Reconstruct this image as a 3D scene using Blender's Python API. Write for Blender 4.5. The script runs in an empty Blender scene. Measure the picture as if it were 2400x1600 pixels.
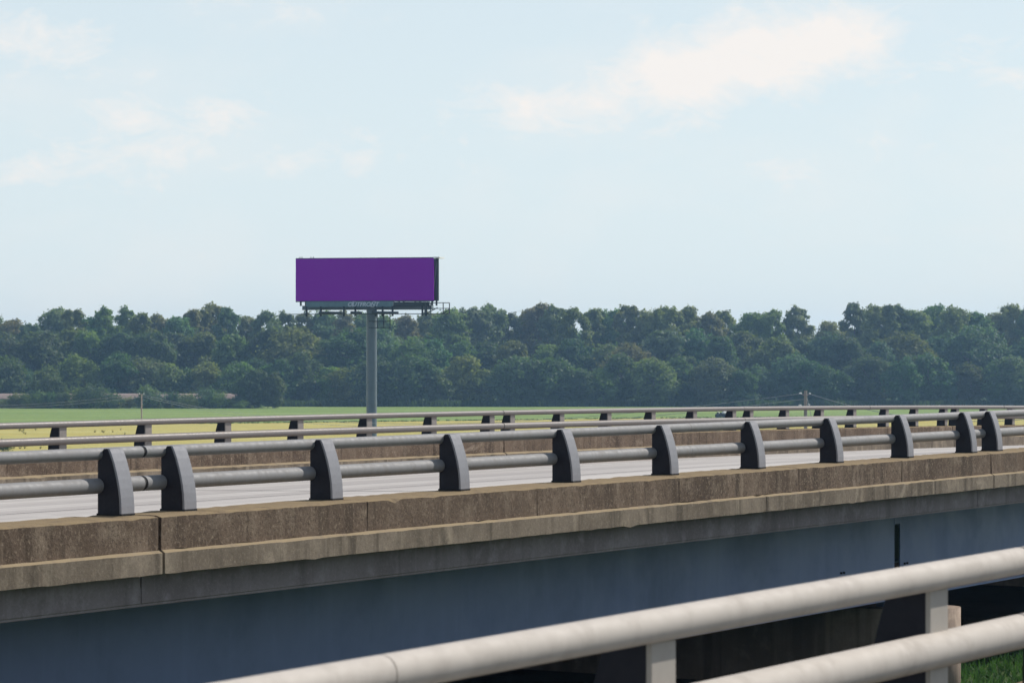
import bpy, bmesh, math, random
import numpy as np
from mathutils import Vector, Matrix

scene = bpy.context.scene
COL = scene.collection
R = math.radians

# ------------------------------------------------------------------ camera
CAM_H = 11.0
F = 7000.0                      # focal length in pixels of a 2400 px wide frame
cam_data = bpy.data.cameras.new("camera")
cam = bpy.data.objects.new("camera", cam_data)
COL.objects.link(cam)
cam.location = (0, 0, CAM_H)
cam.rotation_euler = (math.pi / 2 + math.atan(40.0 / F), 0, 0)
cam_data.sensor_width = 36.0
cam_data.lens = F / 2400 * 36.0
cam_data.clip_start = 0.1
cam_data.clip_end = 8000
cam_data.dof.use_dof = True
cam_data.dof.focus_distance = 60.0
cam_data.dof.aperture_fstop = 9.0
scene.camera = cam

# ------------------------------------------------------------------ light
SUN_AZ, SUN_EL = R(58), R(42)   # azimuth clockwise from +Y
world = bpy.data.worlds.new("World")
scene.world = world
world.use_nodes = True
wn, wl = world.node_tree.nodes, world.node_tree.links
wn.clear()
w_out = wn.new("ShaderNodeOutputWorld")
sky = wn.new("ShaderNodeTexSky")
sky.sky_type = 'NISHITA'
sky.sun_disc = False
sky.sun_elevation = SUN_EL
sky.sun_rotation = SUN_AZ
sky.altitude = 100
sky.air_density = 1.0
sky.dust_density = 0.8
sky.ozone_density = 1.6
SKY_STRENGTH = 0.10
bg_sky = wn.new("ShaderNodeBackground")
bg_sky.inputs["Strength"].default_value = SKY_STRENGTH
bg_cloud = wn.new("ShaderNodeBackground")
bg_cloud.inputs["Color"].default_value = (1.0, 0.962, 0.925, 1)
bg_cloud.inputs["Strength"].default_value = 0.95
mix_w = wn.new("ShaderNodeMixShader")
wl.new(sky.outputs[0], bg_sky.inputs["Color"])
bg_veil = wn.new("ShaderNodeBackground")          # milky humid air, thickest towards the horizon all round
bg_veil.inputs["Color"].default_value = (.675, .79, .845, 1)
bg_veil.inputs["Strength"].default_value = 1.15
mix_v = wn.new("ShaderNodeMixShader")
wl.new(bg_sky.outputs[0], mix_v.inputs[1]); wl.new(bg_veil.outputs[0], mix_v.inputs[2])
wl.new(mix_v.outputs[0], mix_w.inputs[1])
wl.new(bg_cloud.outputs[0], mix_w.inputs[2])
wl.new(mix_w.outputs[0], w_out.inputs["Surface"])

def wmath(op, a=None, b=None, clamp=False):
    n = wn.new("ShaderNodeMath"); n.operation = op; n.use_clamp = clamp
    for i, v in enumerate((a, b)):
        if v is None: continue
        if isinstance(v, (int, float)): n.inputs[i].default_value = v
        else: wl.new(v, n.inputs[i])
    return n.outputs[0]

def sky_dir(px, py):
    v = Vector(((px - 1200) / F, 1.0, (840 - py) / F)); v.normalize(); return v

tc = wn.new("ShaderNodeTexCoord")
mapn = wn.new("ShaderNodeMapping")
mapn.inputs["Scale"].default_value = (1.0, 1.0, 1.9)
wl.new(tc.outputs["Generated"], mapn.inputs["Vector"])
def wnoise(scale, detail, rough, dist=0.0):
    n = wn.new("ShaderNodeTexNoise")
    n.inputs["Scale"].default_value = scale
    n.inputs["Detail"].default_value = detail
    n.inputs["Roughness"].default_value = rough
    n.inputs["Distortion"].default_value = dist
    wl.new(mapn.outputs[0], n.inputs["Vector"])
    return n.outputs["Fac"]
sepz = wn.new("ShaderNodeSeparateXYZ"); wl.new(tc.outputs["Generated"], sepz.inputs[0])
vr = wn.new("ShaderNodeMapRange"); vr.interpolation_type = 'SMOOTHSTEP'
wl.new(sepz.outputs["Z"], vr.inputs["Value"])
for k, v in (("From Min", -.05), ("From Max", .55), ("To Min", .86), ("To Max", .12)): vr.inputs[k].default_value = v
wl.new(vr.outputs[0], mix_v.inputs[0])
n_big = wnoise(13, 7, 0.55)
n_fine = wnoise(52, 10, 0.66, 0.5)
n_wisp = wnoise(150, 6, 0.6, 0.2)
# the cumulus seen in the photograph, as soft banks in the sky (direction, half width, half height, weight)
BANKS = [(1620, 170, 180, 110, 1.2), (1790, 135, 240, 100, 1.2), (1960, 90, 150, 85, 1.15), (1300, 255, 280, 60, .72),
         (110, 100, 200, 90, .56), (305, 290, 130, 100, .60), (490, 260, 130, 60, .64), (100, 400, 280, 60, .55), (330, 350, 300, 60, .42), (610, 30, 300, 60, .35),
         (360, 345, 160, 60, .5), (870, 355, 260, 55, .5), (2330, 150, 200, 70, .5), (1835, 405, 110, 40, .5),
         (2250, 350, 260, 40, .3), (620, 395, 200, 35, .4)]
bank = None
for px, py, hw, hh, wgt in BANKS:
    d = sky_dir(px, py)
    s1 = wn.new("ShaderNodeVectorMath"); s1.operation = 'SUBTRACT'
    wl.new(tc.outputs["Generated"], s1.inputs[0]); s1.inputs[1].default_value = d
    s2 = wn.new("ShaderNodeVectorMath"); s2.operation = 'MULTIPLY'
    wl.new(s1.outputs[0], s2.inputs[0]); s2.inputs[1].default_value = (F / hw, F / hw, F / hh)
    s3 = wn.new("ShaderNodeVectorMath"); s3.operation = 'LENGTH'
    wl.new(s2.outputs[0], s3.inputs[0])
    g = wmath('MULTIPLY', wmath('SUBTRACT', 1.25, wmath('MULTIPLY', s3.outputs["Value"], 0.8), True), wgt)
    bank = g if bank is None else wmath('MAXIMUM', bank, g)
puff = wmath('ADD', wmath('ADD', wmath('MULTIPLY', n_big, .9), wmath('MULTIPLY', n_fine, 1.9)), wmath('MULTIPLY', n_wisp, .4))      # about 1.6 on average
veil = wmath('MULTIPLY', wmath('SUBTRACT', n_big, 0.47, True), 0.9)
cover = wmath('SUBTRACT', wmath('ADD', puff, wmath('MULTIPLY', bank, 1.05)), 1.90, True)
cover = wmath('MULTIPLY', wmath('MULTIPLY', cover, 1.1, True), 0.92)
cover = wmath('ADD', wmath('MAXIMUM', cover, veil), 0.10, True)
wl.new(cover, mix_w.inputs[0])

sun_data = bpy.data.lights.new("sun", 'SUN')
sun_data.energy = 4.2
sun_data.angle = R(0.6)
sun_data.color = (1.0, 0.95, 0.87)
sun = bpy.data.objects.new("sun", sun_data)
COL.objects.link(sun)
sdir = Vector((math.sin(SUN_AZ) * math.cos(SUN_EL), math.cos(SUN_AZ) * math.cos(SUN_EL), math.sin(SUN_EL)))
sun.rotation_euler = sdir.to_track_quat('Z', 'Y').to_euler()
sun.location = sdir * 200

scene.view_settings.view_transform = 'Standard'
scene.view_settings.look = 'None'
scene.view_settings.gamma = 1
scene.view_settings.use_curve_mapping = False
scene.view_settings.exposure = 0.0
scene.render.engine = 'CYCLES'
scene.cycles.use_denoising = True
scene.cycles.max_bounces = 8
scene.cycles.volume_bounces = 0
scene.cycles.transparent_max_bounces = 16

# ------------------------------------------------------------------ materials
def new_mat(name):
    m = bpy.data.materials.new(name); m.use_nodes = True
    nt = m.node_tree; nt.nodes.clear()
    out = nt.nodes.new("ShaderNodeOutputMaterial")
    return m, nt, out

class NT:
    def __init__(s, nt): s.nt = nt
    def n(s, typ, **kw):
        x = s.nt.nodes.new(typ)
        for k, v in kw.items(): setattr(x, k, v)
        return x
    def put(s, sock, v):
        if hasattr(v, "is_output"): s.nt.links.new(v, sock)
        else:
            if isinstance(v, tuple) and len(v) == 3 and sock.type == 'RGBA': v = (*v, 1)
            sock.default_value = v
    def coord(s, kind="Object"): return s.n("ShaderNodeTexCoord").outputs[kind]
    def mapping(s, vec, scale=(1, 1, 1), rot=(0, 0, 0)):
        m = s.n("ShaderNodeMapping"); s.put(m.inputs["Vector"], vec)
        m.inputs["Scale"].default_value = scale; m.inputs["Rotation"].default_value = rot
        return m.outputs[0]
    def noise(s, vec, scale, detail=5, rough=.55, dist=0):
        x = s.n("ShaderNodeTexNoise"); s.put(x.inputs["Vector"], vec)
        x.inputs["Scale"].default_value = scale; x.inputs["Detail"].default_value = detail
        x.inputs["Roughness"].default_value = rough; x.inputs["Distortion"].default_value = dist
        return x.outputs["Fac"]
    def ramp(s, fac, lo, hi, a=0.0, b=1.0):
        x = s.n("ShaderNodeMapRange"); s.put(x.inputs["Value"], fac)
        x.inputs["From Min"].default_value = lo; x.inputs["From Max"].default_value = hi
        x.inputs["To Min"].default_value = a; x.inputs["To Max"].default_value = b
        x.interpolation_type = 'SMOOTHSTEP'
        return x.outputs[0]
    def mix(s, fac, a, b, mode='MIX'):
        x = s.n("ShaderNodeMix", data_type='RGBA', blend_type=mode)
        s.put(x.inputs[0], fac); s.put(x.inputs[6], a); s.put(x.inputs[7], b)
        return x.outputs[2]
    def math(s, op, a, b=0.0, clamp=False):
        x = s.n("ShaderNodeMath", operation=op); x.use_clamp = clamp
        s.put(x.inputs[0], a); s.put(x.inputs[1], b)
        return x.outputs[0]
    def bump(s, h, strength, dist):
        x = s.n("ShaderNodeBump"); s.put(x.inputs["Height"], h)
        x.inputs["Strength"].default_value = strength; x.inputs["Distance"].default_value = dist
        return x.outputs[0]
    def bsdf(s, out, color, rough=.8, metal=0.0, spec=.4, normal=None):
        b = s.n("ShaderNodeBsdfPrincipled")
        s.put(b.inputs["Base Color"], color); s.put(b.inputs["Roughness"], rough)
        s.put(b.inputs["Metallic"], metal); b.inputs["Specular IOR Level"].default_value = spec
        if normal is not None: s.put(b.inputs["Normal"], normal)
        s.nt.links.new(b.outputs[0], out.inputs["Surface"])
        return b
    def rand(s): return s.n("ShaderNodeObjectInfo").outputs["Random"]

def concrete(name, dark, mid, light, lichen=None, streak=.55, speck=.5, bump=.5):
    m, nt, out = new_mat(name); t = NT(nt)
    geo = t.n("ShaderNodeNewGeometry")
    pos = geo.outputs["Position"]
    blotch = t.noise(pos, .9, 6, .6)
    c = t.mix(t.ramp(blotch, .34, .66), dark, mid)
    c = t.mix(t.ramp(t.noise(pos, 3.4, 5, .65), .48, .75, 0, .8), c, light)
    st = t.noise(t.mapping(pos, (3.4, 3.4, .22)), 1.0, 4, .6)
    c = t.mix(t.ramp(st, .50, .68, 0, streak), c, tuple(v * .55 for v in dark))
    st2 = t.noise(t.mapping(pos, (5.5, 5.5, .35)), 1.0, 3, .5)
    c = t.mix(t.ramp(st2, .56, .74, 0, streak * .6), c, tuple(min(1, v * 1.12) for v in light))
    c = t.mix(t.ramp(t.noise(t.mapping(pos, (.55, .55, .25)), 1.0, 5, .7), .55, .72, 0, streak * .8), c, tuple(v * .5 for v in dark))
    c = t.mix(t.ramp(t.noise(t.mapping(pos, (.8, .8, .9)), 1.3, 4, .6, 1.0), .60, .72, 0, .55), c, tuple(min(1, v * 1.1 + .03) for v in light))
    agg = t.noise(pos, 30, 3, .75)
    c = t.mix(t.ramp(agg, .54, .70, 0, speck), c, tuple(min(1, v * 1.35) for v in light))
    c = t.mix(t.ramp(agg, .46, .34, 0, speck), c, tuple(v * .45 for v in dark))
    c = t.mix(t.math('MULTIPLY', t.rand(), .35), c, mid)
    if lichen:
        sep = t.n("ShaderNodeSeparateXYZ"); t.put(sep.inputs[0], geo.outputs["Normal"])
        up = t.ramp(sep.outputs["Z"], .25, .75)
        c = t.mix(t.math('MULTIPLY', up, t.ramp(t.noise(pos, 5, 5, .7), .32, .55, .45, 1)), c, lichen)
    h = t.math('ADD', t.noise(pos, 30, 5, .75), t.math('MULTIPLY', t.noise(pos, 90, 2, .6), .6))
    t.bsdf(out, c, .92, 0, .2, t.bump(h, bump * .6, .012))
    return m

def paint(name, col, rough=.5, metal=0., spec=.4, dirt=(.12, .1, .08), amount=.3, bump=.08, scale=6.):
    m, nt, out = new_mat(name); t = NT(nt)
    pos = t.n("ShaderNodeNewGeometry").outputs["Position"]
    c = t.mix(t.ramp(t.noise(pos, scale, 6, .65), .42, .75, 0, amount), col, dirt)
    c = t.mix(t.ramp(t.noise(t.mapping(pos, (2, 2, .3)), 2.2, 4, .6), .45, .75, 0, amount * .7), c, tuple(min(1, v * 1.25) for v in col))
    r = t.ramp(t.noise(pos, scale * 2, 4, .6), .3, .7, rough - .08, rough + .1)
    t.bsdf(out, c, r, metal, spec, t.bump(t.noise(pos, 25, 4, .6), bump, .01))
    return m

M = {}
M['parapet'] = concrete("weathered_parapet_concrete", (.085, .058, .041), (.165, .118, .085), (.27, .210, .155), lichen=(.25, .185, .105), streak=.75, speck=.75, bump=1.0)
M['band'] = concrete("weathered_ledge_concrete", (.118, .093, .069), (.222, .180, .138), (.32, .265, .20), lichen=(.29, .225, .14), streak=.9, speck=.35, bump=.6)
M['fascia'] = concrete("grey_deck_concrete", (.215, .178, .183), (.285, .242, .25), (.40, .345, .36), streak=.35, speck=.2, bump=.3)
M['pier'] = concrete("stained_pier_concrete", (.20, .15, .122), (.35, .27, .215), (.48, .38, .29), streak=.8, speck=.15, bump=.3)
M['girder'] = paint("blue_grey_girder_paint", (.155, .203, .37), .45, 0, .4, (.085, .12, .19), .45, .05, .7)
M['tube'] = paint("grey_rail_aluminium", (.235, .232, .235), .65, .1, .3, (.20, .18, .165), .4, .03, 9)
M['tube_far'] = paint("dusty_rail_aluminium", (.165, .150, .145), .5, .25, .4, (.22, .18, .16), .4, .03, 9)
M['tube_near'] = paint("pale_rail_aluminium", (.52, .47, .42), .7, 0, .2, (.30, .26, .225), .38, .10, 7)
M['post_web'] = paint("shade_toned_post_side", (.022, .021, .028), .7, 0, .2, (.018, .018, .023), .2, .03, 14)  # near-black colour carries the shade on the posts' sides
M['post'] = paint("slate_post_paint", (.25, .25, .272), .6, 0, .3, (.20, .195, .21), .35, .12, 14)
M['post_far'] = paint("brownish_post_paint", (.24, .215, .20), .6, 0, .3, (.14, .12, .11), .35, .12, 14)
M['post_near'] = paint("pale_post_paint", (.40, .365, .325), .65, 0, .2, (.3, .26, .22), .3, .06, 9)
M['dark'] = paint("dark_joint_rubber", (.022, .021, .022), .8, 0, .2, (.01, .01, .01), .3)
M['steel'] = paint("grey_green_steel", (.125, .165, .20), .36, 0, .6, (.09, .11, .13), .4, .05, 1.2)
M['apron'] = paint("dull_teal_apron", (.16, .25, .29), .6, 0, .3, (.09, .12, .15), .5, .05, .8)
M['darksteel'] = paint("dark_steel", (.05, .065, .075), .6, .1, .3, (.02, .02, .02), .3)
M['letters'] = paint("pale_lettering", (.62, .66, .76), .6, 0, .3, (.4, .45, .5), .1)
M['wood'] = paint("grey_weathered_wood", (.40, .34, .31), .9, 0, .1, (.22, .18, .16), .5, .3, 4)
M['porcelain'] = paint("white_porcelain", (.8, .8, .78), .3, 0, .5, (.6, .6, .6), .1)
M['white'] = paint("white_painted_metal", (.82, .82, .80), .4, 0, .5, (.6, .6, .58), .15)
M['wire'] = paint("pale_wire", (.40, .42, .43), .6, .4, .4, (.3, .3, .3), .2)
M['rubber'] = paint("black_rubber", (.03, .03, .03), .8, 0, .3, (.06, .05, .04), .3)
M['linepaint'] = paint("worn_white_road_paint", (.72, .70, .66), .7, 0, .3, (.45, .42, .39), .7, .1, 3)
M['bark'] = paint("grey_bark", (.24, .215, .18), .95, 0, .1, (.05, .045, .04), .6, .4, 2)

def mk_vinyl():
    m, nt, out = new_mat("purple_vinyl"); t = NT(nt)
    pos = t.n("ShaderNodeNewGeometry").outputs["Position"]
    c = t.mix(t.ramp(t.noise(pos, .5, 4, .5), .3, .7, 0, .12), (.32, .010, .52), (.305, .009, .49))
    t.bsdf(out, c, .85, 0, .02)
    return m
M['vinyl'] = mk_vinyl()

def mk_road():
    m, nt, out = new_mat("pale_concrete_road"); t = NT(nt)
    p = t.coord("Object")
    c = t.mix(t.ramp(t.noise(t.mapping(p, (.05, 1.1, 1)), 1.0, 5, .6), .35, .65), (.375, .343, .325), (.505, .47, .44))
    c = t.mix(t.ramp(t.noise(t.mapping(p, (.02, 3.2, 1)), 1.0, 3, .5), .52, .70, 0, .5), c, (.26, .24, .23))
    c = t.mix(t.ramp(t.noise(p, 2.2, 6, .7), .5, .8, 0, .4), c, (.62, .60, .575))
    t.bsdf(out, c, .85, 0, .3, t.bump(t.noise(p, 40, 3, .6), .2, .01))
    return m
M['road'] = mk_road()
M['asphalt'] = paint("dark_asphalt", (.055, .053, .052), .9, 0, .3, (.08, .077, .073), .6, .4, 3)  # unseen near road, made dark so less bounce reaches the near tubes

def mk_field(name, a, b, c3, row):
    m, nt, out = new_mat(name); t = NT(nt)
    p = t.coord("Object")
    c = t.mix(t.ramp(t.noise(t.mapping(p, (.012, .07, 1)), 1.0, 6, .62), .36, .64), a, b)
    c = t.mix(t.ramp(t.noise(t.mapping(p, (.05, .16, 1)), 1.0, 7, .7), .50, .74, 0, .75), c, c3)
    c = t.mix(t.ramp(t.noise(t.mapping(p, (.5, .5, 1)), 1.0, 5, .7), .46, .72, 0, .5), c, tuple(v * .6 for v in a))
    h = t.noise(p, row, 5, .7)
    t.bsdf(out, c, .95, 0, .1, t.bump(h, .8, .3))
    return m
M['ground'] = mk_field("bank_grass_ground", (.045, .085, .03), (.075, .12, .04), (.11, .115, .05), 4)
M['green'] = mk_field("green_crop", (.185, .270, .070), (.27, .350, .105), (.28, .285, .12), 2)
M['yellow'] = mk_field("ripening_yellow_crop", (.49, .405, .105), (.52, .455, .155), (.35, .365, .11), 2)
M['dirt'] = mk_field("shade_darkened_soil", (.05, .042, .034), (.075, .062, .048), (.06, .065, .035), 4)  # dark brown that adds to the bridge's shade on the ground
M['ballast'] = concrete("pinkish_ballast", (.23, .17, .145), (.33, .25, .215), (.42, .34, .30), streak=0, speck=.5, bump=.8)

def mk_leaf(name, base=None, trans=.45):
    m, nt, out = new_mat(name); t = NT(nt)
    info = t.n("ShaderNodeObjectInfo")
    p = t.coord("Object")
    col = info.outputs["Color"] if base is None else None
    c = col if col is not None else t.mix(0, base, base)
    c = t.mix(t.ramp(t.noise(p, .55, 4, .6), .35, .68), c, t.mix(1.0, c, (1.3, 1.25, .92), 'MULTIPLY'))
    c = t.mix(t.ramp(t.noise(p, 2.6, 3, .6), .50, .72, 0, .7), c, t.mix(1.0, c, (.58, .66, .7), 'MULTIPLY'))
    d = t.n("ShaderNodeBsdfPrincipled"); t.put(d.inputs["Base Color"], c); d.inputs["Roughness"].default_value = .6
    d.inputs["Specular IOR Level"].default_value = .3
    tr = t.n("ShaderNodeBsdfTranslucent"); t.put(tr.inputs["Color"], t.mix(1.0, c, (1.25, 1.35, .7), 'MULTIPLY'))
    mx = t.n("ShaderNodeMixShader"); mx.inputs[0].default_value = trans
    nt.links.new(d.outputs[0], mx.inputs[1]); nt.links.new(tr.outputs[0], mx.inputs[2])
    nt.links.new(mx.outputs[0], out.inputs["Surface"])
    return m
M['leaf'] = mk_leaf("tree_leaves")
M['grass'] = mk_leaf("grass_blades", (.045, .105, .042))

# ------------------------------------------------------------------ helpers
def tag(o, label=None, cat=None, group=None, kind=None):
    if label: o['label'] = label
    if cat: o['category'] = cat
    if group: o['group'] = group
    if kind: o['kind'] = kind
    return o

def empty(name, loc=(0, 0, 0), rz=0.0):
    o = bpy.data.objects.new(name, None); COL.objects.link(o)
    o.location = loc; o.rotation_euler = (0, 0, rz); o.empty_display_size = .3
    return o

def link(name, me, parent=None, loc=(0, 0, 0), rot=(0, 0, 0)):
    o = bpy.data.objects.new(name, me); COL.objects.link(o)
    o.parent = parent; o.location = loc; o.rotation_euler = rot
    return o

WEAR = random.Random(5)
class MB:
    """collects shapes into one mesh"""
    def __init__(s): s.bm = bmesh.new()
    def poly(s, vs, faces):
        b = [s.bm.verts.new(v) for v in vs]
        for f in faces: s.bm.faces.new([b[i] for i in f])
        return b
    def box(s, x0, x1, y0, y1, z0, z1):
        s.poly([(x0, y0, z0), (x1, y0, z0), (x1, y1, z0), (x0, y1, z0), (x0, y0, z1), (x1, y0, z1), (x1, y1, z1), (x0, y1, z1)],
               [(0, 3, 2, 1), (4, 5, 6, 7), (0, 1, 5, 4), (1, 2, 6, 5), (2, 3, 7, 6), (3, 0, 4, 7)])
    def prism(s, prof, xs, zf=lambda x: 0.0, wear=0.0):
        """profile [(y,z)] swept along x through the stations xs"""
        n = len(prof); rings = []
        for x in xs:
            rings.append([s.bm.verts.new((x, y + wear * WEAR.normalvariate(0, .55), z + zf(x) - wear * abs(WEAR.normalvariate(0, 1)) * (3 if WEAR.random() < .05 else 1))) for y, z in prof])
        for a, b in zip(rings, rings[1:]):
            for i in range(n):
                j = (i + 1) % n
                s.bm.faces.new((a[i], a[j], b[j], b[i]))
        s.bm.faces.new(rings[0][::-1]); s.bm.faces.new(rings[-1])
    def tube(s, pts, r, n=10, r2=None, cap=True, rz=1.0):
        """tube through points, radius r to r2"""
        pts = [Vector(p) for p in pts]; rings = []
        for k, p in enumerate(pts):
            d = (pts[min(k + 1, len(pts) - 1)] - pts[max(k - 1, 0)]).normalized()
            a = Vector((0, 0, 1)) if abs(d.z) < .9 else Vector((1, 0, 0))
            u = d.cross(a).normalized(); v = u.cross(d)
            rr = r if r2 is None else r + (r2 - r) * k / (len(pts) - 1)
            rings.append([s.bm.verts.new(p + rr * (math.cos(t) * u + rz * math.sin(t) * v)) for t in (2 * math.pi * i / n for i in range(n))])
        for a, b in zip(rings, rings[1:]):
            for i in range(n):
                j = (i + 1) % n
                f = s.bm.faces.new((a[i], a[j], b[j], b[i])); f.smooth = True
        if cap:
            for ring in (rings[0][::-1], rings[-1]):
                for e in s.bm.faces.new(ring).edges: e.smooth = False
    def mesh(s, name, mat, bevel=0.0):
        bmesh.ops.recalc_face_normals(s.bm, faces=s.bm.faces[:])
        if bevel:
            es = [e for e in s.bm.edges if e.calc_face_angle(0) > .6]
            bmesh.ops.bevel(s.bm, geom=es, offset=bevel, segments=2, affect='EDGES', profile=.6)
        me = bpy.data.meshes.new(name); s.bm.to_mesh(me); s.bm.free()
        me.materials.append(mat)
        return me
    def build(s, name, mat, parent=None, loc=(0, 0, 0), rot=(0, 0, 0), bevel=0.0):
        return link(name, s.mesh(name, mat, bevel), parent, loc, rot)

def frange(a, b, step):
    n = max(1, int(math.ceil((b - a) / step)))
    return [a + (b - a) * i / n for i in range(n + 1)]

def at(px, py_or_h, Y, h=None):
    """a point at pixel column px and depth Y"""
    return (px - 1200) / F * Y

# ------------------------------------------------------------------ the ground
A = R(30.13)
DX, DY = math.sin(A), math.cos(A)          # direction of the twin bridge's roadway
RZ = math.atan2(DY, DX)                    # local x along the road, local +y away from the camera
BM = (-3.233, 27.5)
PAR_Z = CAM_H - 1.395                      # top of the middle parapet
FAR_Y = 16.25                              # far rail face in the local frame
BANK = 6.05

def ground_h(p):
    pts = [(-2200, 0), (-90, 0), (-60, .6), (-35, 4.5), (-22, BANK), (34, BANK), (42, 5.5), (52, 3.6), (64, 1.4), (76, .3), (95, 0), (2600, 0)]
    for (a, ha), (b, hb) in zip(pts, pts[1:]):
        if a <= p <= b: return ha + (hb - ha) * (p - a) / (b - a)
    return 0.0

def make_ground():
    ps = [-950, -500, -200, -90, -75, -60, -48, -35, -28, -22, -10, 0, 10, 22, 34, 38, 42, 47, 52, 58, 64, 70, 76, 85, 95, 150, 300, 600, 950]
    qs = [-1000, -700, -400, -200, -100, -50, 0, 50, 100, 200, 400, 700, 1000]
    vs, fs = [], []
    for p in ps:
        for q in qs:
            X = DX * q - DY * p; Y = DY * q + DX * p
            vs.append((X, Y, ground_h(p)))
    n = len(qs)
    for i in range(len(ps) - 1):
        for j in range(n - 1):
            fs.append((i * n + j, i * n + j + 1, (i + 1) * n + j + 1, (i + 1) * n + j))
    me = bpy.data.meshes.new("ground"); me.from_pydata(vs, [], fs)
    me.materials.append(M['ground'])
    for f in me.polygons: f.use_smooth = True
    me.update()
    bm = bmesh.new(); bm.from_mesh(me); bmesh.ops.recalc_face_normals(bm, faces=bm.faces[:])
    if bm.faces[0].normal.z < 0: bmesh.ops.reverse_faces(bm, faces=bm.faces[:])
    bm.to_mesh(me); bm.free()
    tag(link("ground", me), kind='structure')
make_ground()

def sheet(name, top, bottom, z, mat):
    vs = [(x, y, z) for x, y in bottom] + [(x, y, z) for x, y in top]
    n = len(bottom)
    me = bpy.data.meshes.new(name)
    me.from_pydata(vs, [], [(i, i + 1, n + i + 1, n + i) for i in range(n - 1)])
    me.materials.append(mat)
    return tag(link(name, me), kind='structure')
EDGE = [(-520, 440), (-260, 462), (-83.5, 487), (-20, 522), (23.6, 549), (98, 573), (260, 600), (520, 620)]
sheet("yellow_field", EDGE, [(x, 300) for x, y in EDGE], .03, M['yellow'])
sheet("green_field", [(x, 690) for x, y in EDGE], [(x, y + .4) for x, y in EDGE], .05, M['green'])

# soil sheet under the bridge, coloured dark brown to deepen the shade there
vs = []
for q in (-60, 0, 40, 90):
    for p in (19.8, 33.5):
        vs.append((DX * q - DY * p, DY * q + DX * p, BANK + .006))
me = bpy.data.meshes.new("shade_soil_sheet"); me.from_pydata(vs, [], [(0, 2, 3, 1), (2, 4, 5, 3), (4, 6, 7, 5)]); me.materials.append(M['dirt'])
tag(link("shade_soil_sheet", me), kind='structure')

# ------------------------------------------------------------------ the twin bridge
S0, S1 = -30.0, 104.0
def far_dh(s):                              # how far the far edge's rail top lies under the eye, s in the far line's own measure
    if s < 0: return 1.088
    if s < 52: return 1.088 + 1.66e-4 * s * s
    return 1.088 + 1.66e-4 * 52 * 52 + 2 * 1.66e-4 * 52 * (s - 52)
FS = 18.78                                  # far measure = local x - FS
def far_z(x):                               # top of the far parapet relative to PAR_Z at local x
    return 1.395 - (far_dh(x - FS) + .6)

bridge = empty("bridge", (BM[0], BM[1], PAR_Z), RZ)
tag(bridge, "highway bridge on blue grey steel girders, carrying the pale road past the billboard", "bridge")

def deck_z(x, f): return -.63 + (far_z(x)) * f
def surface(name, xs, ys, dz, mat, parent, kind=None):
    """a sheet on the deck between local ys, following its warp"""
    vs, fs = [], []
    for x in xs:
        for y in ys:
            vs.append((x, y, deck_z(x, y / FAR_Y) + dz))
    n = len(ys)
    for i in range(len(xs) - 1):
        for j in range(n - 1):
            fs.append((i * n + j, (i + 1) * n + j, (i + 1) * n + j + 1, i * n + j + 1))
    me = bpy.data.meshes.new(name); me.from_pydata(vs, [], fs); me.materials.append(mat)
    return link(name, me, parent)
road = surface("road", frange(S0, S1, 2), [.10 + (FAR_Y - .2) * i / 6 for i in range(7)], .002, M['road'], None)
road.location = (BM[0], BM[1], PAR_Z); road.rotation_euler = (0, 0, RZ)
tag(road, kind='structure')
# deck slab under the road
mb = MB()
xs = frange(S0, S1, 2)
rings = []
for x in xs:
    rings.append([mb.bm.verts.new((x, y, deck_z(x, y / FAR_Y) + dz)) for y, dz in ((-.28, -.03), (FAR_Y + .28, -.03), (FAR_Y + .28, -.20), (-.28, -.20))])
for a, b in zip(rings, rings[1:]):
    for i in range(4): mb.bm.faces.new((a[i], a[(i + 1) % 4], b[(i + 1) % 4], b[i]))
mb.bm.faces.new(rings[0]); mb.bm.faces.new(rings[-1][::-1])
mb.build("deck_slab", M['fascia'], bridge)
# painted lines and sealed seams lie on the road
for y, w, on, off in ((1.3, .12, 0, 0), (5.0, .12, 3.0, 9.0), (9.2, .12, 3.0, 9.0), (14.6, .12, 0, 0)):
    if not on:
        surface("lane_line", frange(S0, S1, 2), (y, y + w), .006, M['linepaint'], road)
    else:
        x = S0 + y
        while x < S1 - on:
            surface("lane_line", (x, x + on / 2, x + on), (y, y + w), .006, M['linepaint'], road); x += on + off
for y in (3.1, 6.9, 7.6, 11.0):
    surface("seam", frange(S0, S1, 2), (y, y + .035), .006, M['dark'], road)
for x in (-.72, 19.72, 40.1):
    surface("seam", (x, x + .06), [.15 + (FAR_Y - .3) * i / 6 for i in range(7)], .0075, M['dark'], road)

JOINTS = [-.68 + 20.42 * k for k in range(-1, 6)]
def fascia(o, y0, zf):
    """deck edge beam: o = outward sign, y0 = local y of the rail face"""
    prof = [(y0 + o * y, z) for y, z in ((.29, -.523), (.29, -.795), (.255, -.83), (-.29, -.83), (-.29, -.70), (.0, -.66), (.0, -.655), (.275, -.655), (.275, -.523))]
    ed = [S0] + [j for j in JOINTS if S0 < j < S1] + [S1]
    for a, b in zip(ed, ed[1:]):
        mb = MB(); mb.prism(prof, frange(a + .012, b - .012, 2), zf); mb.build("deck_edge", M['fascia'], bridge, bevel=0)
fascia(-1, 0, lambda x: 0)
fascia(+1, FAR_Y, far_z)

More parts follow.
